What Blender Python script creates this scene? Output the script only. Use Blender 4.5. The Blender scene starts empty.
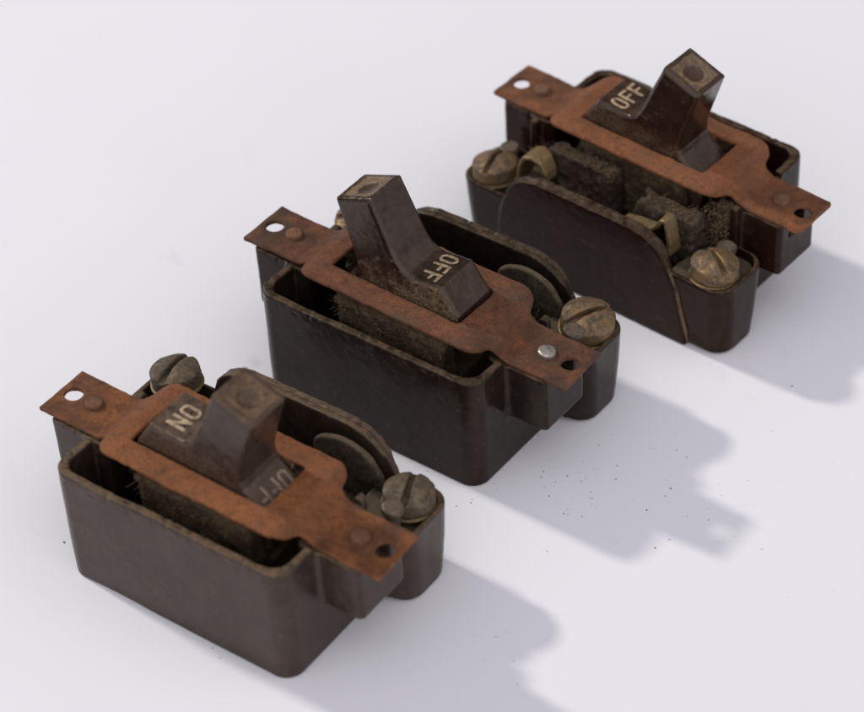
import bpy, bmesh, math, random
import numpy as np
from mathutils import Vector, Matrix

S = 0.01                      # the model is laid out in centimetres
sc = bpy.context.scene
COL = sc.collection
random.seed(4)
rng = np.random.default_rng(7)

# ------------------------------------------------------------------ materials
def mat(name):
    m = bpy.data.materials.new(name); m.use_nodes = True
    nt = m.node_tree
    b = nt.nodes['Principled BSDF']
    return m, nt, b

class NT:
    """small helper to wire procedural nodes"""
    def __init__(s, nt, shift=True):
        s.nt = nt
        tc = nt.nodes.new('ShaderNodeTexCoord')
        s.co = tc.outputs['Object']
        s.obj = s.co
        if shift:
            oi = nt.nodes.new('ShaderNodeObjectInfo')
            m = s.node('ShaderNodeMath', operation='MULTIPLY'); m.inputs[1].default_value = 7.3
            nt.links.new(oi.outputs['Random'], m.inputs[0])
            a = s.node('ShaderNodeVectorMath', operation='ADD')
            nt.links.new(s.co, a.inputs[0]); nt.links.new(m.outputs[0], a.inputs[1])
            s.co = a.outputs[0]
            s.rnd = oi.outputs['Random']
    def node(s, t, **kw):
        n = s.nt.nodes.new(t)
        for k, v in kw.items(): setattr(n, k, v)
        return n
    def link(s, a, b): s.nt.links.new(a, b)
    def noise(s, scale, detail=4, rough=.55, dist=0, vec=None):
        n = s.node('ShaderNodeTexNoise'); n.inputs['Scale'].default_value = scale
        n.inputs['Detail'].default_value = detail; n.inputs['Roughness'].default_value = rough
        n.inputs['Distortion'].default_value = dist
        s.link(vec or s.co, n.inputs['Vector']); return n.outputs['Fac']
    def voro(s, scale, feature='F1', vec=None, rnd=1):
        n = s.node('ShaderNodeTexVoronoi', feature=feature); n.inputs['Scale'].default_value = scale
        n.inputs['Randomness'].default_value = rnd
        s.link(vec or s.co, n.inputs['Vector']); return n.outputs[0]
    def map(s, v, a, b, c=0., d=1.):
        n = s.node('ShaderNodeMapRange'); n.clamp = True
        n.inputs[1].default_value = a; n.inputs[2].default_value = b
        n.inputs[3].default_value = c; n.inputs[4].default_value = d
        s.link(v, n.inputs[0]); return n.outputs[0]
    def mth(s, op, a, b=None):
        n = s.node('ShaderNodeMath', operation=op)
        for i, x in enumerate((a, b)):
            if x is None: continue
            if hasattr(x, 'links'): s.link(x, n.inputs[i])
            else: n.inputs[i].default_value = x
        return n.outputs[0]
    def mix(s, f, a, b):
        n = s.node('ShaderNodeMix', data_type='RGBA')
        for i, x in ((0, f), (6, a), (7, b)):
            if hasattr(x, 'links'): s.link(x, n.inputs[i])
            elif i == 0: n.inputs[0].default_value = x
            else: n.inputs[i].default_value = (*x, 1)
        return n.outputs[2]
    def up(s, a, b):
        g = s.node('ShaderNodeNewGeometry'); x = s.node('ShaderNodeSeparateXYZ')
        s.link(g.outputs['Normal'], x.inputs[0]); return s.map(x.outputs[2], a, b)
    def edge(s, a, b):
        g = s.node('ShaderNodeNewGeometry'); return s.map(g.outputs['Pointiness'], a, b)
    def bump(s, h, strength, dist=.0004, prev=None):
        n = s.node('ShaderNodeBump'); n.inputs['Strength'].default_value = strength
        n.inputs['Distance'].default_value = dist
        s.link(h, n.inputs['Height'])
        if prev is not None: s.link(prev, n.inputs['Normal'])
        return n.outputs[0]
    def z(s):
        x = s.node('ShaderNodeSeparateXYZ'); s.link(s.obj, x.inputs[0]); return x.outputs[2]

def bakelite(name, base, dust, film, rough, dusty, gloss=.5, lever=False, filmy=.4, caked=.9):
    """moulded phenolic: dark, semi gloss, with dust lying on ledges and dried grime in patches"""
    m, nt, b = mat(name); n = NT(nt)
    big = n.noise(140, 5, .6); fine = n.noise(900, 6, .7); mid = n.noise(380, 5, .65, .3)
    vec = n.node('ShaderNodeMapping'); vec.inputs['Scale'].default_value = (1, 1, .12)
    n.link(n.co, vec.inputs[0])
    streak = n.noise(600, 4, .6, vec=vec.outputs[0])
    c = n.mix(n.map(big, .35, .68), base, tuple(x*1.6 for x in base))
    c = n.mix(n.mth('MULTIPLY', n.map(streak, .5, .75), filmy*.4), c, film)
    c = n.mix(n.mth('MULTIPLY', n.map(mid, .42, .75), filmy), c, film)
    mp = n.node('ShaderNodeMapping'); mp.inputs['Rotation'].default_value = (.5, .7, .3); mp.inputs['Scale'].default_value = (.07, 1, 1)
    n.link(n.co, mp.inputs[0])
    scr = n.mth('MULTIPLY', n.map(n.noise(1300, 2, .5, .4, vec=mp.outputs[0]), .66, .74), n.map(n.noise(130, 3), .48, .62))
    c = n.mix(n.mth('MULTIPLY', scr, .4), c, tuple(min(1, q*2.2) for q in film))
    up = n.up(.25, .95)
    d = n.mth('MULTIPLY', up, n.map(mid, .30, .62))
    d2 = n.mth('MULTIPLY', n.map(n.noise(220, 6, .7), .58, .74), n.map(fine, .4, .6))
    scuff = n.mth('MULTIPLY', n.edge(.53, .62), n.map(mid, .35, .6))
    dd = n.mth('MAXIMUM', n.mth('MULTIPLY', d, dusty), n.mth('MAXIMUM', n.mth('MULTIPLY', d2, .5*dusty), n.mth('MULTIPLY', scuff, .12 if lever else .6)))
    dd = n.mth('MAXIMUM', dd, n.mth('MULTIPLY', n.mth('MULTIPLY', n.edge(.487, .46), n.map(mid, .3, .55)), .7))
    if lever:
        x = n.node('ShaderNodeSeparateXYZ'); n.link(n.obj, x.inputs[0])
        z = x.outputs[2]
        # caked lint low on the two flanks of the toggle
        g = n.node('ShaderNodeNewGeometry'); ny = n.node('ShaderNodeSeparateXYZ')
        vt = n.node('ShaderNodeVectorTransform', vector_type='NORMAL', convert_from='WORLD', convert_to='OBJECT')
        n.link(g.outputs['Normal'], vt.inputs[0]); n.link(vt.outputs[0], ny.inputs[0])
        flank = n.map(n.mth('ABSOLUTE', ny.outputs[1]), .6, .9)
        zz = n.mth('ADD', z, n.mth('MULTIPLY', n.mth('SUBTRACT', n.noise(230, 5, .7), .5), .026))
        low = n.mth('MULTIPLY', n.mth('MULTIPLY', n.map(zz, .0130, .0070), flank), n.map(n.noise(1500, 6, .8), .40, .56))
        spl = n.mth('MULTIPLY', n.mth('MULTIPLY', n.map(n.noise(190, 6, .7, .5), .54, .68), flank), n.map(fine, .42, .58))
        dd = n.mth('MAXIMUM', dd, n.mth('MAXIMUM', n.mth('MULTIPLY', low, caked), n.mth('MULTIPLY', spl, .6*caked)))
        # dirt packed into the dished pad, with a ring left round the button
        r = n.node('ShaderNodeCombineXYZ'); n.link(x.outputs[0], r.inputs[0]); n.link(x.outputs[1], r.inputs[1])
        l = n.node('ShaderNodeVectorMath', operation='LENGTH'); n.link(r.outputs[0], l.inputs[0])
        ax = n.mth('MAXIMUM', n.mth('ABSOLUTE', x.outputs[0]), n.mth('ABSOLUTE', x.outputs[1]))
        wob = n.mth('MULTIPLY', n.mth('SUBTRACT', mid, .5), .0012)
        pad = n.mth('MULTIPLY', n.map(z, .0284, .0287), n.map(n.mth('ADD', ax, wob), .0043, .0040))
        ring = n.mth('MAXIMUM', n.map(n.mth('ADD', l.outputs['Value'], wob), .0022, .0027), .25)
        dd = n.mth('MAXIMUM', dd, n.mth('MULTIPLY', n.mth('MULTIPLY', pad, ring), n.map(fine, .2, .6, .55, .95)))
    dd = n.mth('MINIMUM', dd, 1.)
    c = n.mix(dd, c, n.mix(n.map(fine, .35, .65), tuple(x*.45 for x in dust), dust))
    sp = n.map(n.voro(420), .05, .09, 1, 0)
    sp = n.mth('MULTIPLY', sp, n.map(n.noise(300, 2), .55, .62))
    c = n.mix(n.mth('MULTIPLY', sp, .45), c, (.3, .25, .19))
    n.link(c, b.inputs['Base Color'])
    r = n.mth('ADD', n.map(mid, .3, .7, rough-.06, rough+.12), n.mth('MULTIPLY', dd, .45))
    n.link(n.mth('MINIMUM', r, .95), b.inputs['Roughness'])
    b.inputs['Specular IOR Level'].default_value = gloss
    b.inputs['Specular Tint'].default_value = (1, .86, .76, 1)
    nb = n.bump(n.mth('ADD', n.mth('MULTIPLY', fine, n.mth('ADD', n.mth('MULTIPLY', dd, 1.0), .04)), n.mth('MULTIPLY', big, .12)), .4, .0005)
    n.link(nb, b.inputs['Normal'])
    return m

def rust(name, a, b_, dark, grey, dustc, greyness):
    m, nt, b = mat(name); n = NT(nt)
    big = n.noise(170, 6, .65, .4); mid = n.noise(520, 6, .75); fine = n.noise(1500, 6, .8)
    c = n.mix(n.map(big, .38, .62), a, b_)
    c = n.mix(n.mth('MULTIPLY', n.map(mid, .5, .68), .75), c, dark)
    c = n.mix(n.mth('MULTIPLY', n.map(n.noise(110, 5, .7, .8), .50, .66), greyness), c, grey)
    c = n.mix(n.mth('MULTIPLY', n.map(fine, .50, .62), .6), c, tuple(x*.35 for x in a))
    c = n.mix(n.mth('MULTIPLY', n.map(n.noise(1900, 4, .7), .56, .66), .35), c, tuple(min(1, x*1.5) for x in b_))
    c = n.mix(n.mth('MULTIPLY', n.map(n.noise(800, 5, .7), .57, .7), .5), c, dustc)
    xx = n.node('ShaderNodeSeparateXYZ'); n.link(n.obj, xx.inputs[0])
    tab = n.mth('MULTIPLY', n.map(n.mth('ABSOLUTE', xx.outputs[0]), .020, .030), n.map(n.noise(150, 5, .7, .5), .38, .62))
    c = n.mix(n.mth('MULTIPLY', tab, .85), c, tuple(q*.8 for q in dark))
    patch = n.map(n.noise(75, 6, .7, 1.2), .52, .64)
    c = n.mix(n.mth('MULTIPLY', patch, .5), c, dark)
    ho = n.node('ShaderNodeVectorMath', operation='ABSOLUTE'); n.link(n.obj, ho.inputs[0])
    hd = n.node('ShaderNodeVectorMath', operation='DISTANCE'); hd.inputs[1].default_value = (.0353, 0, .030); n.link(ho.outputs[0], hd.inputs[0])
    halo = n.mth('MULTIPLY', n.map(n.mth('ADD', hd.outputs['Value'], n.mth('MULTIPLY', n.mth('SUBTRACT', mid, .5), .003)), .0042, .0022), .6)
    c = n.mix(halo, c, dark)
    sp = n.mth('MULTIPLY', n.edge(.52, .62), n.map(mid, .4, .6))
    c = n.mix(n.mth('MULTIPLY', sp, .25), c, tuple(min(1, x*1.6) for x in b_))
    n.link(c, b.inputs['Base Color'])
    n.link(n.map(mid, .3, .7, .62, .9), b.inputs['Roughness'])
    b.inputs['Metallic'].default_value = 0.0
    b.inputs['Specular IOR Level'].default_value = .35
    n.link(n.bump(n.mth('ADD', n.mth('MULTIPLY', fine, .9), mid), .7, .0005), b.inputs['Normal'])
    return m

def metal(name, col, dirt, amount, rough=.42, metallic=.8):
    m, nt, b = mat(name); n = NT(nt)
    mid = n.noise(420, 6, .7, .3); fine = n.noise(1500, 5, .7)
    f = n.map(mid, .62-amount*.4, .78-amount*.35)
    cav = n.edge(.5, .42)
    f = n.mth('MAXIMUM', f, n.mth('MULTIPLY', cav, .8))
    n.link(n.mix(f, n.mix(n.map(fine, .3, .7), tuple(x*.7 for x in col), col), n.mix(n.map(fine, .4, .6), tuple(x*.4 for x in dirt), dirt)), b.inputs['Base Color'])
    n.link(n.mth('MULTIPLY', n.mth('SUBTRACT', 1., f), metallic), b.inputs['Metallic'])
    n.link(n.mth('ADD', n.mth('MULTIPLY', f, .4), n.map(fine, .3, .7, rough-.08, rough+.1)), b.inputs['Roughness'])
    n.link(n.bump(n.mth('ADD', fine, mid), .4, .0003), b.inputs['Normal'])
    return m

def grime(name, dark, light, scale=700, strength=.9):
    m, nt, b = mat(name); n = NT(nt)
    mid = n.noise(scale*.35, 5, .7); fine = n.noise(scale*1.8, 6, .75)
    c = n.mix(n.map(mid, .35, .65), dark, light)
    c = n.mix(n.map(fine, .45, .65, 0, .8), c, tuple(x*.3 for x in dark))
    c = n.mix(n.mth('MULTIPLY', n.up(.4, 1), .5), c, light)
    n.link(c, b.inputs['Base Color']); b.inputs['Roughness'].default_value = .92
    b.inputs['Specular IOR Level'].default_value = .2
    n.link(n.bump(n.mth('ADD', fine, mid), strength, .0008), b.inputs['Normal'])
    return m

M = {}
M['body0'] = bakelite('dusty_bakelite', (.0250, .0160, .0122), (.17, .11, .058), (.072, .049, .035), .30, .9, .36, False, .42)
M['body1'] = bakelite('dark_bakelite', (.0120, .0076, .0056), (.13, .088, .05), (.050, .040, .033), .19, .7, .19, False, .18)
M['body2'] = bakelite('brown_bakelite', (.0125, .0052, .0036), (.14, .095, .056), (.040, .024, .017), .18, .7, .16, False, .16)
M['lever0'] = bakelite('worn_brown_bakelite', (.026, .0155, .0115), (.16, .10, .055), (.072, .047, .033), .24, .6, .5, True, .45, .65)
M['lever1'] = bakelite('glossy_brown_bakelite', (.0165, .0078, .0052), (.23, .155, .085), (.046, .026, .017), .17, .2, .55, True, .28, .95)
M['lever2'] = bakelite('bright_brown_bakelite', (.019, .0082, .0054), (.20, .135, .075), (.046, .027, .018), .17, .2, .55, True, .28, .5)
M['rust0'] = rust('orange_rust', (.215, .073, .023), (.27, .096, .030), (.09, .036, .016), (.12, .075, .045), (.24, .13, .065), .3)
M['rust1'] = rust('brown_rust', (.125, .046, .021), (.20, .068, .027), (.058, .029, .016), (.078, .058, .038), (.19, .115, .07), .8)
M['rust2'] = rust('bright_rust', (.205, .072, .026), (.26, .092, .032), (.10, .043, .020), (.14, .080, .048), (.24, .13, .07), .4)
M['rivet_rust'] = rust('rusty_rivet', (.16, .072, .038), (.20, .09, .048), (.07, .036, .022), (.12, .085, .06), (.22, .14, .09), .5)
M['silver'] = metal('scratched_steel', (.50, .47, .42), (.20, .15, .10), .42, .32, .9)
M['brass'] = metal('dirty_brass', (.25, .175, .075), (.12, .08, .042), .4, .42, .5)
M['screw'] = metal('tarnished_brass', (.27, .17, .08), (.105, .066, .034), .55, .36, .55)
M['screwdull'] = metal('dull_brass', (.18, .13, .074), (.10, .068, .04), .7, .42, .4)
M['pin'] = metal('tarnished_pin', (.17, .12, .08), (.08, .055, .038), .5, .42, .4)
M['fibre'] = grime('grimy_fibre', (.040, .027, .018), (.10, .07, .046))
M['plate'] = grime('tarnished_plate', (.055, .042, .026), (.115, .088, .058), 500, .4)
M['core'] = grime('dusty_mechanism', (.07, .047, .027), (.19, .13, .07), 900, 1.)
M['crumb'] = grime('rust_flakes', (.34, .20, .12), (.50, .34, .22), 900, .4)
M['lint'] = grime('brown_lint', (.11, .072, .040), (.19, .13, .075), 900, .3)

def letter_mat(name, col, wear):
    m, nt, b = mat(name); n = NT(nt)
    f = n.map(n.noise(900, 5, .7), .5-wear*.2, .72-wear*.2)
    n.link(n.mix(n.mth('MULTIPLY', f, .75), col, (.09, .055, .035)), b.inputs['Base Color'])
    b.inputs['Roughness'].default_value = .75
    return m
M['cream'] = letter_mat('cream_paint', (.50, .37, .235), .45)
M['cream_faint'] = letter_mat('shaded_worn_cream_paint', (.32, .25, .18), .7)  # sunk letters: shade of the strap window put into a darker, more worn cream
M['cream_dark'] = letter_mat('grimed_cream_paint', (.10, .075, .055), .9)

def table_mat():
    m, nt, b = mat('white_painted_board'); n = NT(nt, False)
    c = n.mix(n.noise(7, 4, .5), (.735, .731, .762), (.785, .781, .812))
    # yellowish stains with their own outline
    st = n.mth('MULTIPLY', n.map(n.noise(38, 5, .65, .6), .63, .76), n.map(n.noise(11, 2), .45, .62))
    c = n.mix(n.mth('MULTIPLY', st, .5), c, (.62, .58, .47))
    # soft grey marks
    sm = n.map(n.voro(42), .05, .12, 1, 0)
    sm = n.mth('MULTIPLY', sm, n.map(n.noise(60, 2), .58, .7))
    c = n.mix(n.mth('MULTIPLY', sm, .45), c, (.45, .44, .42))
    # pin specks
    s1 = n.map(n.voro(170), .035, .06, 1, 0)
    s1 = n.mth('MULTIPLY', s1, n.map(n.noise(45, 3), .57, .66))
    c = n.mix(n.mth('MULTIPLY', s1, .65), c, (.22, .15, .10))
    # fine scratches
    mp = n.node('ShaderNodeMapping'); mp.inputs['Rotation'].default_value = (0, 0, .55); mp.inputs['Scale'].default_value = (.10, 1, 1)
    n.link(n.co, mp.inputs[0])
    sr = n.map(n.noise(620, 2, .5, .6, vec=mp.outputs[0]), .70, .76)
    sr = n.mth('MULTIPLY', sr, n.map(n.noise(50, 2), .5, .6))
    c = n.mix(n.mth('MULTIPLY', sr, .16), c, (.45, .43, .42))
    n.link(c, b.inputs['Base Color'])
    n.link(n.map(n.noise(25, 3), .3, .7, .42, .55), b.inputs['Roughness'])
    b.inputs['Specular IOR Level'].default_value = .12
    n.link(n.bump(n.noise(260, 4, .6), .06, .0003), b.inputs['Normal'])
    return m
M['table'] = table_mat()

# ------------------------------------------------------------------ implicit surfaces -> meshes
def smin(a, b, k):
    h = np.clip(.5+.5*(b-a)/k, 0, 1); return b*(1-h)+a*h-k*h*(1-h)
def smax(a, b, k): return -smin(-a, -b, k)
def rrect(x, y, cx, cy, hx, hy, r):
    qx = np.abs(x-cx)-hx+r; qy = np.abs(y-cy)-hy+r
    return np.minimum(np.maximum(qx, qy), 0)+np.hypot(np.maximum(qx, 0), np.maximum(qy, 0))-r
def slab(z, a, b): return np.maximum(a-z, z-b)
def ext(d2, dz, r=.04):
    """prism of a 2D distance and an axial distance with rounded edges"""
    u = d2+r; v = dz+r
    return np.minimum(np.maximum(u, v), 0)+np.hypot(np.maximum(u, 0), np.maximum(v, 0))-r
def box(x, y, z, c, h, r=.04):
    return ext(rrect(x, y, c[0], c[1], h[0], h[1], r), np.abs(z-c[2])-h[2], r)
def poly2(x, y, P):
    """signed distance to a polygon"""
    d = np.full(x.shape, 1e9); s = np.ones(x.shape); n = len(P)
    for i in range(n):
        ax, ay = P[i]; bx, by = P[i-1]
        ex, ey = bx-ax, by-ay; wx, wy = x-ax, y-ay
        t = np.clip((wx*ex+wy*ey)/(ex*ex+ey*ey), 0, 1)
        d = np.minimum(d, (wx-ex*t)**2+(wy-ey*t)**2)
        c1 = y >= ay; c2 = y < by; c3 = ex*wy > ey*wx
        fl = (c1 & c2 & c3) | (~c1 & ~c2 & ~c3)
        s = np.where(fl, -s, s)
    return s*np.sqrt(d)
def vnoise(x, y, z, f, seed):
    """smooth value noise in -1..1"""
    r = np.random.default_rng(seed).random((32, 32, 32)).astype(np.float32)*2-1
    p = [c*f+37.3 for c in (x, y, z)]
    i = [np.floor(c).astype(int) for c in p]
    t = [c-k for c, k in zip(p, i)]; t = [c*c*(3-2*c) for c in t]
    o = 0
    for a in (0, 1):
        for b in (0, 1):
            for c in (0, 1):
                w = (t[0] if a else 1-t[0])*(t[1] if b else 1-t[1])*(t[2] if c else 1-t[2])
                o = o+w*r[(i[0]+a) % 32, (i[1]+b) % 32, (i[2]+c) % 32]
    return o

def surface(f, lo, hi, h):
    """naive surface nets of f<0 on a grid; returns verts and quads"""
    ax = [np.arange(l, u+h, h, dtype=np.float64) for l, u in zip(lo, hi)]
    X, Y, Z = np.meshgrid(*ax, indexing='ij', sparse=False)
    F = f(X, Y, Z)
    F = np.where(np.abs(F) < 1e-6, 1e-6, F)
    In = F < 0
    n = [s-1 for s in F.shape]
    pos = np.zeros(n+[3]); cnt = np.zeros(n)
    c8 = [(i, j, k) for i in (0, 1) for j in (0, 1) for k in (0, 1)]
    sl = lambda o: tuple(slice(o[q], o[q]+n[q]) for q in range(3))
    for a in c8:
        for q in range(3):
            if a[q]: continue
            b = list(a); b[q] = 1; b = tuple(b)
            fa, fb = F[sl(a)], F[sl(b)]
            cr = (fa < 0) != (fb < 0)
            t = np.where(cr, fa/np.where(cr, fa-fb, 1), 0)
            for r in range(3):
                pos[..., r] += np.where(cr, a[r]+(t if r == q else 0), 0)
            cnt += cr
    act = cnt > 0
    idx = -np.ones(n, int); idx[act] = np.arange(act.sum())
    ii = np.argwhere(act)
    V = (pos[act]/cnt[act][:, None]+ii)*h+np.array(lo)
    Q = []
    for q in range(3):
        r, s = (q+1) % 3, (q+2) % 3
        A = np.take(In, range(0, F.shape[q]-1), axis=q); B = np.take(In, range(1, F.shape[q]), axis=q)
        e = np.argwhere(A != B)
        e = e[(e[:, r] > 0) & (e[:, s] > 0) & (e[:, r] < n[r]) & (e[:, s] < n[s])]
        ina = A[tuple(e.T)]
        def at(dr, ds):
            k = e.copy(); k[:, r] -= dr; k[:, s] -= ds; return idx[tuple(k.T)]
        q4 = np.stack([at(1, 1), at(0, 1), at(0, 0), at(1, 0)], 1)
        q4[~ina] = q4[~ina][:, ::-1]
        Q.append(q4)
    return V, np.concatenate(Q)

def mesh_np(name, V, Q, m, off=(0, 0, 0)):
    me = bpy.data.meshes.new(name)
    V = (np.asarray(V)-np.array(off))*S
    me.vertices.add(len(V)); me.vertices.foreach_set('co', V.astype(np.float32).ravel())
    me.loops.add(Q.size); me.loops.foreach_set('vertex_index', Q.astype(np.int32).ravel())
    me.polygons.add(len(Q)); me.polygons.foreach_set('loop_start', (np.arange(len(Q))*Q.shape[1]).astype(np.int32))
    me.update(calc_edges=True); me.validate()
    me.polygons.foreach_set('use_smooth', np.ones(len(me.polygons), bool))
    me.materials.append(m)
    return me

def mesh_poly(name, V, F, m):
    me = bpy.data.meshes.new(name)
    me.from_pydata([tuple(v*S) for v in V], [], [f[:3] if f[2] == f[3] else f for f in np.array(F).tolist()])
    me.materials.append(m)
    return me

def obj(name, me, parent=None, loc=(0, 0, 0), rot=(0, 0, 0), m=None):
    o = bpy.data.objects.new(name, me); COL.objects.link(o)
    o.location = [c*S for c in loc]; o.rotation_euler = rot
    if parent is not None: o.parent = parent
    if m is not None:
        o.material_slots[0].link = 'OBJECT'; o.material_slots[0].material = m
    return o

# ------------------------------------------------------------------ the moulded housing
YN, YF, LX, LB = -1.92, 2.85, 3.05, 3.93
def body_f(x, y, z):
    w1 = vnoise(x, y, z, .7, 1)*.02
    x = x+w1; y = y+vnoise(x, y, z, .8, 2)*.02
    ax = np.abs(x)
    plain = ext(rrect(x, y, 0, (YN+1.3)/2, LX, (1.3-YN)/2, .42), slab(z, 0, 3.02), .05)
    # mid wall with rounded shoulders; leans outward a little towards the top
    prof = poly2(ax, z, [(-1, 0), (2.86, 0), (2.62, 1.5), (2.44, 2.05), (2.30, 2.42), (2.08, 2.68), (1.78, 2.86), (1.4, 2.95), (-1, 2.97)])
    mid = ext(prof, slab(y, 0, 2.71+.062*z), .05)
    lob = ext(rrect(ax, y, 2.9, 1.85, LB-2.9-.07*(2.05-z)/2, .90-.08*(2.05-z), .48), slab(z, .04, 2.02), .05)
    d = smin(plain, mid, .05)
    d = np.minimum(d, lob)
    boss = ext(rrect(ax, y, 3.3, 0, .78, .74, .13), np.maximum(1.42-z, z-(2.95-.022*x)), .04)
    # well
    top = 9
    well = np.maximum(rrect(x, y, 0, .42, LX-.2, 2.13, .36), .35-z)
    inner = rrect(ax, y, 1.2, 1.85, 1.9, .60, .3)
    post = ext(rrect(ax, y, 2.85, 0, .17, .74, .1), np.maximum(.2-z, z-(2.95-.022*x)), .04)
    d = smax(d, -well, .05)
    pocket = np.maximum(rrect(ax, y, 2.9, 1.82, LB-2.9-.13, .93-.12, .46), 1.62-z)
    # lobe floor is solid under the terminals
    sol = ext(rrect(ax, y, 2.95, 1.82, .68, .80, .4), slab(z, .1, 1.62), .04)
    d = smin(np.minimum(d, np.minimum(sol, post)), boss, .16)
    # flat seat for the strap
    d = np.maximum(d, -np.maximum(np.maximum(2.3-ax, np.abs(y)-.80), (2.92-.022*x)-z))
    d = smax(d, -np.maximum(pocket, (2.05-ax)), .04)
    # notch under the strap hole
    d = smax(d, -box(ax, y, z, (4.05, .05, 2.75), (.36, .3, .45), .05), .03)
    # groove along the top of the mid wall
    g = np.hypot(y-2.77, (prof)*1.0)-.055
    d = smax(d, -np.where(z > 2.1, g, 1), .03)
    # seam between mid wall and the terminal lobe
    # chips and grit along rims
    rim = np.clip((z-2.75)/.2, 0, 1)
    d = d+vnoise(x, y, z, 6, 3)*.002+rim*(vnoise(x, y, z, 5, 5)*.008+np.maximum(vnoise(x, y, z, 9, 4)-.35, 0)*.05)
    return d
V, Q = surface(body_f, (-4.3, -2.2, -.1), (4.3, 3.2, 3.2), .035)
ME_BODY = mesh_np('housing', V, Q, M['body1'])

def seam_f(x, y, z):
    P = [(2.46, 2.76, 2.02), (2.66, 2.71, 1.3), (2.81, 2.65, .5), (2.89, 2.61, .06)]
    d = np.full(x.shape, 9.)
    for a, b in zip(P[:-1], P[1:]):
        a, b = np.array(a), np.array(b); e = b-a
        t = np.clip(((x-a[0])*e[0]+(y-a[1])*e[1]+(z-a[2])*e[2])/(e@e), 0, 1)
        d = np.minimum(d, np.sqrt((x-a[0]-e[0]*t)**2+(y-a[1]-e[1]*t)**2+(z-a[2]-e[2]*t)**2))
    return d-.042+vnoise(x, y, z, 4, 61)*.03
V, Q = surface(seam_f, (2.3, 2.45, -.05), (3.05, 2.95, 2.2), .022)
ME_SEAM = mesh_np('seam_grime', V, Q, M['lint'])

# ------------------------------------------------------------------ strap
def zs(x, y):
    t = np.clip((np.abs(x)-2.15)/.8, 0, 1); t = t*t*(3-2*t)
    s = 3.41*(1-t)+2.985*t
    return s-.05*np.clip((np.abs(y)-.8)/.4, 0, 1)**2*(1-t)
def strap_me(seed, clip):
    def f(x, y, z):
        ax, ay = np.abs(x), np.abs(y)
        ex = x+vnoise(x, y, z*0, 2.2, seed)*.02; ey = y+vnoise(x, y, z*0, 2.6, seed+1)*.018
        fr = rrect(ex, ey, 0, 0, 2.50, 1.25, .44)
        tb = rrect(ex, ey, 0, 0, 4.49, .70, .03)
        d2 = smin(fr, tb, .22)
        if clip:       # one outer corner is bent and broken off
            d2 = np.maximum(d2, ((-x-4.49)+(y-.70))*.7071+.12)
            d2 = np.maximum(d2, ((-x-4.49)+(-y-.70))*.7071+.05)
        d2 = np.maximum(d2, -rrect(ex, ey, 0 if clip else -.09, 0, 1.77, .69, .07))
        d2 = np.maximum(d2, -(np.hypot(ax-4.13, y-.02)-.205))
        d2 = d2+vnoise(x, y, z*0, 7, seed+2)*.012
        z0 = zs(x, y)+vnoise(x, y, z*0, .9, seed+3)*.03
        r = .035
        return ext(d2, np.abs(z-z0)-.06, r)+vnoise(x, y, z, 9, seed+4)*.006
    V, Q = surface(f, (-4.7, -1.6, 2.7), (4.7, 1.6, 3.65), .03)
    return mesh_np('strap', V, Q, M['rust1'])

# rivet
def rivet_f(x, y, z):
    r = np.hypot(x, y)
    return ext(r-.205+vnoise(x, y, z, 5, 9)*.012, slab(z, -.15, .12-.08*r), .05)
V, Q = surface(rivet_f, (-.3, -.3, -.25), (.3, .3, .25), .018)
ME_RIVET = mesh_np('rivet', V, Q, M['rivet_rust'])

# ------------------------------------------------------------------ toggle lever, axis along z, pivot at origin
def arc(c, r, a0, a1, n=6):
    return [(c[0]+r*math.cos(a0+(a1-a0)*i/n), c[1]+r*math.sin(a0+(a1-a0)*i/n)) for i in range(n+1)]
half = [(.54, 3.03), (.605, 1.72), (.635, 1.46), (.70, 1.27), (.82, 1.14), (.98, 1.06), (1.68, .86), (1.86, .1), (1.72, -.7)]
PROF = [(-a, b) for a, b in reversed(half)] + half
def lever_f(x, y, z):
    x = x+vnoise(x, y, z, 1.6, 11)*.012; y = y+vnoise(x, y, z, 1.4, 12)*.012
    d2 = poly2(x, z, PROF)
    wy = .635-.055*np.clip((z-1)/2, 0, 1)
    d = ext(d2, np.abs(y)-wy, .125)
    # dished finger pad on the end
    sq = rrect(x, y, 0, 0, .40, .40, .07)
    d = smax(d, -ext(sq, 2.995-z, .02), .03)
    ring = np.abs(np.hypot(x, y)-.29)-.05
    d = np.minimum(d, ext(ring, np.abs(z-2.97)-.045, .02))
    d = smax(d, -(np.hypot(np.hypot(x, y), (z-3.735))-.8), .03)
    return d+vnoise(x, y, z, 8, 13)*.003
V, Q = surface(lever_f, (-2.1, -.75, -.85), (2.1, .75, 3.2), .024)
ME_LEVER = mesh_np('lever', V, Q, M['lever1'])

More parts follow.
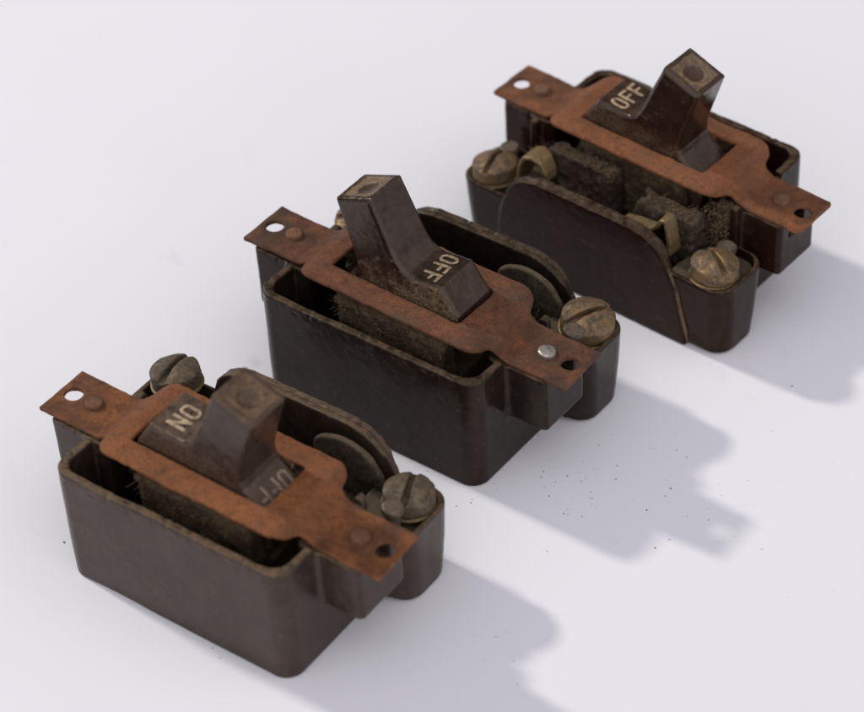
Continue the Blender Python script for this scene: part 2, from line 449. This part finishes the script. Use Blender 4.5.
def seg(x, y, a, b):
    ex, ey = b[0]-a[0], b[1]-a[1]; wx, wy = x-a[0], y-a[1]
    t = np.clip((wx*ex+wy*ey)/(ex*ex+ey*ey), 0, 1)
    return np.maximum(np.abs(wx-ex*t), np.abs(wy-ey*t)) if ex*ey == 0 else np.hypot(wx-ex*t, wy-ey*t)
def text_me(txt):
    """stencil-like block capitals, stroke by stroke"""
    hw, hh, st, gap = (.098, .205, .040, .34) if len(txt) == 3 else (.115, .205, .042, .37)
    def f(x, y, z):
        d = np.full(x.shape, 9.)
        for k, ch in enumerate(txt):
            u = x-(k-(len(txt)-1)/2)*gap
            if ch == 'O': e = np.abs(rrect(u, y, 0, 0, hw, hh, .10))-st
            elif ch == 'F': e = np.minimum(np.minimum(seg(u, y, (-hw, -hh), (-hw, hh)), seg(u, y, (-hw, hh), (hw, hh))), seg(u, y, (-hw, .01), (hw*.75, .01)))-st
            else: e = np.minimum(np.minimum(seg(u, y, (-hw, -hh), (-hw, hh)), seg(u, y, (hw, -hh), (hw, hh))), seg(u, y, (-hw, hh), (hw, -hh)))-st
            d = np.minimum(d, e)
        return np.maximum(d+vnoise(x, y, z*0, 9, 41)*.008, np.abs(z)-.012)
    V, Q = surface(f, (-.6, -.32, -.03), (.6, .32, .03), .0115)
    return mesh_np('lettering', V, Q, M['cream'])
ME_OFF, ME_ON = text_me('OFF'), text_me('ON')

# ------------------------------------------------------------------ terminals
def screw_f(x, y, z):
    r = np.hypot(x, y)
    dome = np.hypot(r, z+.62)-1.0
    d = smax(np.maximum(r-.56, dome), -.12-z, .03)
    d = smax(d, -np.maximum(np.abs(y)-.075, .17-z), .03)
    sh = ext(r-.27, slab(z, -.9, 0), .03)
    d = np.minimum(d, sh)
    return d+vnoise(x, y, z, 4, 21)*.014+vnoise(x, y, z, 9, 22)*.008
V, Q = surface(screw_f, (-.7, -.7, -1.), (.7, .7, .5), .024)
ME_SCREW = mesh_np('terminal_screw', V, Q, M['screw'])
def washer_f(x, y, z):
    r = np.hypot(x, y)
    d2 = r-.60
    return ext(d2, np.abs(z)-.04, .03)+vnoise(x, y, z, 5, 23)*.01
V, Q = surface(washer_f, (-.8, -1., -.12), (.8, .8, .12), .022)
ME_WASHER = mesh_np('washer', V, Q, M['brass'])
def pin_f(x, y, z):
    r = np.hypot(x, y)
    return np.minimum(ext(r-.245, slab(z, .06, .24), .06), ext(r-.19, slab(z, -.5, .2), .03))+vnoise(x, y, z, 6, 24)*.012
V, Q = surface(pin_f, (-.35, -.35, -.6), (.35, .35, .35), .02)
ME_PIN = mesh_np('pin', V, Q, M['pin'])

def tplate_f(x, y, z):
    d2 = np.maximum(rrect(x, y, 2.9, 1.80, LB-2.9-.17, .93-.16, .42), 2.2-x)
    return ext(d2, np.abs(z-1.70)-.07, .03)+vnoise(x, y, z, 3, 27)*.03+vnoise(x, y, z, 8, 28)*.02
V, Q = surface(tplate_f, (2.0, .8, 1.5), (3.9, 2.8, 1.95), .028)
ME_TPLATE = mesh_np('terminal_plate', V, Q, M['plate'])

# rounded contact plate standing against the inner face of the mid wall (+x half)
def ear_f(x, y, z):
    d2 = smax(np.hypot(x-1.45, z-1.85)-1.0, .75-x, .1)
    d2 = np.minimum(d2, rrect(x, z, 1.6, 1.2, .7, .6, .1))
    return ext(d2, np.abs(y-2.22-.06*(x-1.2))-.085, .05)+vnoise(x, y, z, 5, 25)*.014
V, Q = surface(ear_f, (.4, 1.85, .4), (2.7, 2.6, 3.1), .026)
ME_EAR = mesh_np('contact_plate', V, Q, M['plate'])
# brass contact: strip from the terminal that rises and folds over at its tip
def fold_me(flip):
    prof = [(3.0, 1.95), (2.6, 2.02), (2.42, 2.3), (2.36, 2.7), (2.22, 2.97), (2.0, 3.06), (1.78, 2.96), (1.66, 2.7), (1.64, 2.5)]
    prof2 = [(.6, 2.30), (1.0, 2.36), (1.42, 2.42), (1.62, 2.62), (1.74, 2.84), (1.86, 2.86), (1.92, 2.62), (1.98, 2.3), (2.0, 2.0)]
    P = prof if not flip else prof2
    def f(x, y, z):
        d = np.full(x.shape, 9.)
        for (ax, az), (bx, bz) in zip(P[:-1], P[1:]):
            ex, ez = bx-ax, bz-az; wx, wz = x-ax, z-az
            t = np.clip((wx*ex+wz*ez)/(ex*ex+ez*ez), 0, 1)
            d = np.minimum(d, np.hypot(wx-ex*t, wz-ez*t))
        wdt = .30-.10*np.clip((2.0-x)/.5, 0, 1) if not flip else .26+.06*np.clip((1.9-z)/.3, -1, 1)
        return ext(d-.05, np.abs(y-1.98)-wdt, .03)+vnoise(x, y, z, 4, 26)*.01
    V, Q = surface(f, (.4, 1.5, 1.5), (3.2, 2.5, 3.3), .026)
    return mesh_np('contact_blade', V, Q, M['brass'])
ME_FOLD, ME_FOLD2 = fold_me(False), fold_me(True)

def rough_block(lo, hi, h, seed, amp=.05, r=.06):
    c = [(a+b)/2 for a, b in zip(lo, hi)]; hh = [(b-a)/2 for a, b in zip(lo, hi)]
    def f(x, y, z):
        return box(x, y, z, c, hh, r)+vnoise(x, y, z, 2.5, seed)*amp+vnoise(x, y, z, 7, seed+1)*amp*.6
    return surface(f, [a-.2 for a in lo], [b+.2 for b in hi], h)
V, Q = rough_block((.15, 1.05, .4), (2.05, 1.55, 2.9), .04, 31, .11)
ME_FIB_A = mesh_np('insulator_block', V, Q, M['fibre'])
V, Q = rough_block((-2.35, 1.2, .4), (-.7, 1.75, 2.74), .04, 33, .11)
ME_FIB_B = mesh_np('insulator_block', V, Q, M['fibre'])
def core_f(x, y, z):
    d = box(x, y, z, (.1, -.08, 1.65), (1.5, 1.04, 1.38), .12)
    d = smax(d, -box(x, y, z, (0, 0, 2.6), (1.9, .64, .9), .05), .05)
    d = np.minimum(d, box(np.abs(x), y, z, (1.1, -.6, 2.9), (.12, .5, .35), .05))
    return d+vnoise(x, y, z, 2.2, 35)*.07+vnoise(x, y, z, 6, 36)*.05
V, Q = surface(core_f, (-2., -1.3, .2), (2., 1.3, 3.4), .045)
ME_CORE = mesh_np('mechanism_frame', V, Q, M['core'])
# lint: short bent fibres and grit caught on the toggle and in the well
def lint_me(spots, seed):
    r = np.random.default_rng(seed); V = []; F = []
    for (cx, cy, cz, sx, sy, sz, n, ln) in spots:
        for q_ in range(n*3):
            if q_ % 6:
                c0 = np.array([cx, cy, cz])+np.clip(r.normal(size=3), -1.2, 1.2)*np.array([sx, sy, sz])*.5
                g = .010+.024*r.random()**2; k = len(V)
                for p_ in ((1, 0, 0), (-1, 0, 0), (0, 1, 0), (0, -1, 0), (0, 0, 1), (0, 0, -1)):
                    V.append(c0+np.array(p_)*g*(.5+r.random(3)))
                for a_ in (0, 1):
                    for b_ in (2, 3):
                        for d_ in (4, 5): F.append([k+a_, k+b_, k+d_, k+d_])
                continue
            p = np.array([cx, cy, cz])+np.clip(r.normal(size=3), -1.2, 1.2)*np.array([sx, sy, sz])*.5
            d = r.normal(size=3); d /= np.linalg.norm(d); L = ln*(.4+r.random()); w = .0035+.003*r.random()
            bend = r.normal(size=3)*L*1.2
            a = np.cross(d, [0.3, .5, .8]); a /= np.linalg.norm(a); b = np.cross(d, a)
            k = len(V)
            for s in range(4):
                t = s/3; q = p+d*L*t+bend*t*t
                for j in range(3):
                    an = j*2.094; V.append(q+w*(math.cos(an)*a+math.sin(an)*b))
            for s in range(3):
                for j in range(3):
                    F.append([k+s*3+j, k+s*3+(j+1) % 3, k+s*3+3+(j+1) % 3, k+s*3+3+j])
    return mesh_poly('lint', V, F, M['lint'])

# ------------------------------------------------------------------ assembling one switch
def switch(label, x, y, yaw, lever_tilt, k, tilt, seed, raised=0, silver=False, strap_off=(0, 0, 0), hand=1):
    root = bpy.data.objects.new('toggle_switch', None); COL.objects.link(root)
    root.empty_display_size = .02
    root.location = (x*S, y*S, 0); root.rotation_euler = (0, 0, yaw)
    root['label'] = label; root['category'] = 'switch'; root['group'] = 'old toggle switches on the white table'
    ho = obj('housing', ME_BODY, root, m=M['body%d' % k])
    if k == 2:
        ho.scale = (-1, 1, 1)
        obj('seam_grime', ME_SEAM, ho)
    st = obj('strap', strap_me(seed, k == 2), root, strap_off, (0, tilt, 0), m=M['rust%d' % k])
    for sx in (-1, 1):
        rv = obj('rivet', ME_RIVET, st, (sx*3.53, 0, 3.045), m=M['silver'] if (silver and sx > 0) else M['rivet_rust'])
        if silver and sx > 0: rv['label'] = 'shiny silver rivet'
    lv = obj('lever', ME_LEVER, root, (0, 0, 2.72), (0, lever_tilt, 0), m=M['lever%d' % k])
    sl = math.atan2(.24, .88)
    for sx, me in ((1, ME_OFF), (-1, ME_ON)):
        if sx < 0 and k: continue      # sunk below the strap when the lever is thrown to OFF
        # letters read along -y, their tops towards +x
        X = Vector((0, -1, 0)); Yv = Vector((math.cos(sl), 0, -math.sin(sl)*1)) if sx > 0 else Vector((math.cos(sl), 0, math.sin(sl)))
        Zv = X.cross(Yv)
        R = Matrix((X, Yv, Zv)).transposed()
        v = 1.22*sx; u = 1.10-.24/.88*(1.22-.80)
        o = obj('lettering', me, lv, m=M['cream'] if (sx > 0) != (k == 0) else M['cream_faint' if k == 0 else 'cream_dark'])
        o.location = Vector((v, 0, u))*S + Zv*(.001*S); o.rotation_euler = R.to_euler()
        o['label'] = 'cream letters OFF' if sx > 0 else 'cream letters ON'
    for sx in (-1, 1):
        up = .2+(raised if sx < 0 else 0)
        ang = {(0, -1): 1.65, (0, 1): 1.95, (1, 1): 1.15, (1, -1): .6, (2, -1): -.5+math.pi, (2, 1): 1.8}[(k, sx)]
        scw = obj('terminal_screw', ME_SCREW, root, (sx*3.24+(.22 if raised and sx < 0 else 0), 2.12, 1.93+up), (.06*sx+(.10 if k == 1 else 0), .05-(.08 if k == 2 else 0), ang), m=M['screw'] if k else M['screwdull'])
        if k == 1: scw.scale = (1.1, 1.1, 1.1)
        obj('washer', ME_WASHER, scw, (0, 0, -.17), (0, 0, -ang+(.3 if sx > 0 else -.3)), m=M['brass'])
        obj('pin', ME_PIN, root, (sx*3.03+(.25 if sx > 0 else 0), 1.38+(.1 if sx > 0 else 0), 2.02+(.18 if sx > 0 else 0)), (.0, .1*sx, 0))
        tp = obj('terminal_plate', ME_TPLATE, root); tp.scale = (sx, 1, 1)
    if k == 2:
        obj('contact_blade', ME_FOLD, root)
        fb = obj('contact_blade', ME_FOLD2, root); fb.scale = (-1, 1, 1)
    else:
        obj('contact_plate', ME_EAR, root)
    obj('insulator_block', ME_FIB_A, root); obj('insulator_block', ME_FIB_B, root)
    obj('mechanism_frame', ME_CORE, root)
    spots = [(.1, -.66, 3.30, 2.2, .06, .10, 420, .07), (.1, -1.05, 2.9, 2.2, .10, .5, 700, .10), (.1, .66, 3.30, 2.2, .06, .1, 160, .07),
             (-2.5, .95, 2.25, .55, .3, .85, 420, .09), (2.55, 1.0, 2.2, .4, .5, .4, 120, .11), (-2.6, .75, 2.75, .3, .15, .2, 200, .10),
             (1.0, 1.3, 2.9, 1.2, .3, .06, 160, .08), (-1.5, 1.5, 2.75, 1.0, .3, .06, 160, .08)]
    li = obj('lint', lint_me(spots, seed+50), root); li['kind'] = 'stuff'
    return root

switch('brown bakelite toggle switch with dusty front, its lever thrown to show ON', -4.5265, -6.5803, -.6578, math.radians(21), 0, .027, 100, raised=.42)
switch('dark bakelite toggle switch with one shiny silver rivet in its brown rusty strap', -.3083, -1.268, -.6862, math.radians(-21), 1, .027, 200, silver=True)
switch('toggle switch turned round, low front wall open to brass contacts and terminal screws', 5.6523, 3.6792, -.7443+math.pi, math.radians(-21), 2, -.027, 300)

# ------------------------------------------------------------------ table, crumbs
bm = bmesh.new()
bmesh.ops.create_grid(bm, x_segments=8, y_segments=8, size=1.6)
me = bpy.data.meshes.new('table'); bm.to_mesh(me); bm.free(); me.materials.append(M['table'])
t = bpy.data.objects.new('table', me); COL.objects.link(t); t['kind'] = 'structure'; t['label'] = 'white painted table top with faint marks'

def crumbs():
    V = []; F = []
    r = np.random.default_rng(3)
    pts = []
    for _ in range(70): pts.append((3.7+r.normal()*1.5, -4.7+r.normal()*.9, .006+.016*r.random()**2))
    for bx, by in ((-3.2, -8.9), (.9, -3.9), (4.2, 1.2), (1.3, -9.6)):
        for _ in range(24): pts.append((bx+r.normal()*.9, by+r.normal()*.7, .005+.012*r.random()**2))
    for _ in range(45): pts.append((r.uniform(-12, 14), r.uniform(-9, 10), .005+.009*r.random()**2))
    pts += [(5.05, -4.98, .026), (4.45, -5.6, .024), (8.2, -1.9, .028), (-8.3, -5.4, .025)]
    for x, y, s in pts:
        k = len(V)
        P = [(1, 0, 0), (-1, 0, 0), (0, 1, 0), (0, -1, 0), (0, 0, 1), (0, 0, -1)]
        for p in P: V.append(np.array(p)*s*(.6+.7*r.random(3))+np.array([x, y, s*.5]))
        for a in (0, 1):
            for b in (2, 3):
                for c in (4, 5):
                    q = [k+a, k+b, k+c]
                    F.append(q)
    return mesh_np('crumbs', np.array(V), np.array(F), M['crumb'])
cr = bpy.data.objects.new('rust_crumbs', crumbs()); COL.objects.link(cr); cr['kind'] = 'stuff'; cr['label'] = 'tiny dark rust crumbs scattered on the white table'; cr['category'] = 'crumbs'

# ------------------------------------------------------------------ light
L = Vector((-1.025, .835, 1)).normalized()
ld = bpy.data.lights.new('window_lamp', 'AREA'); ld.shape = 'DISK'; ld.size = .25
ld.energy = 74; ld.color = (1, .965, .92)
lo = bpy.data.objects.new('window_lamp', ld); COL.objects.link(lo)
lo.location = L*3.6; lo.rotation_euler = L.to_track_quat('Z', 'Y').to_euler()

w = bpy.data.worlds.new('World'); sc.world = w; w.use_nodes = True
wt = w.node_tree; bg = wt.nodes['Background']
# one lamp from behind left; the room in front and to the right throws soft fill back
tc = wt.nodes.new('ShaderNodeTexCoord')
dp = wt.nodes.new('ShaderNodeVectorMath'); dp.operation = 'DOT_PRODUCT'
nv = Vector((.12, -.80, .58)).normalized(); dp.inputs[1].default_value = nv
wt.links.new(tc.outputs['Generated'], dp.inputs[0])
mr = wt.nodes.new('ShaderNodeMapRange'); mr.interpolation_type = 'SMOOTHSTEP'
mr.inputs[1].default_value = -.25; mr.inputs[2].default_value = .9; mr.inputs[3].default_value = .10; mr.inputs[4].default_value = 1.22
wt.links.new(dp.outputs['Value'], mr.inputs[0]); wt.links.new(mr.outputs[0], bg.inputs[1])
bg.inputs[0].default_value = (.965, .945, 1.0, 1)

# ------------------------------------------------------------------ camera
D, pit, roll, fpx = 57.339, .7152, -.0662, 2435.08
fw = Vector((0, math.cos(pit), -math.sin(pit))); rt = Vector((1, 0, 0)); up = Vector((0, math.sin(pit), math.cos(pit)))
rt, up = rt*math.cos(roll)+up*math.sin(roll), -rt*math.sin(roll)+up*math.cos(roll)
cd = bpy.data.cameras.new('camera'); cam = bpy.data.objects.new('camera', cd); COL.objects.link(cam)
R = Matrix((rt, up, -fw)).transposed().to_4x4(); R.translation = -fw*D*S
cam.matrix_world = R
cd.sensor_width = 36; cd.lens = 36*fpx/864; cd.clip_start = .01; cd.clip_end = 50
cd.dof.use_dof = True; cd.dof.focus_distance = .537; cd.dof.aperture_fstop = 14
sc.camera = cam
sc.view_settings.view_transform = 'Standard'; sc.view_settings.look = 'None'
sc.view_settings.exposure = 0; sc.view_settings.gamma = 1
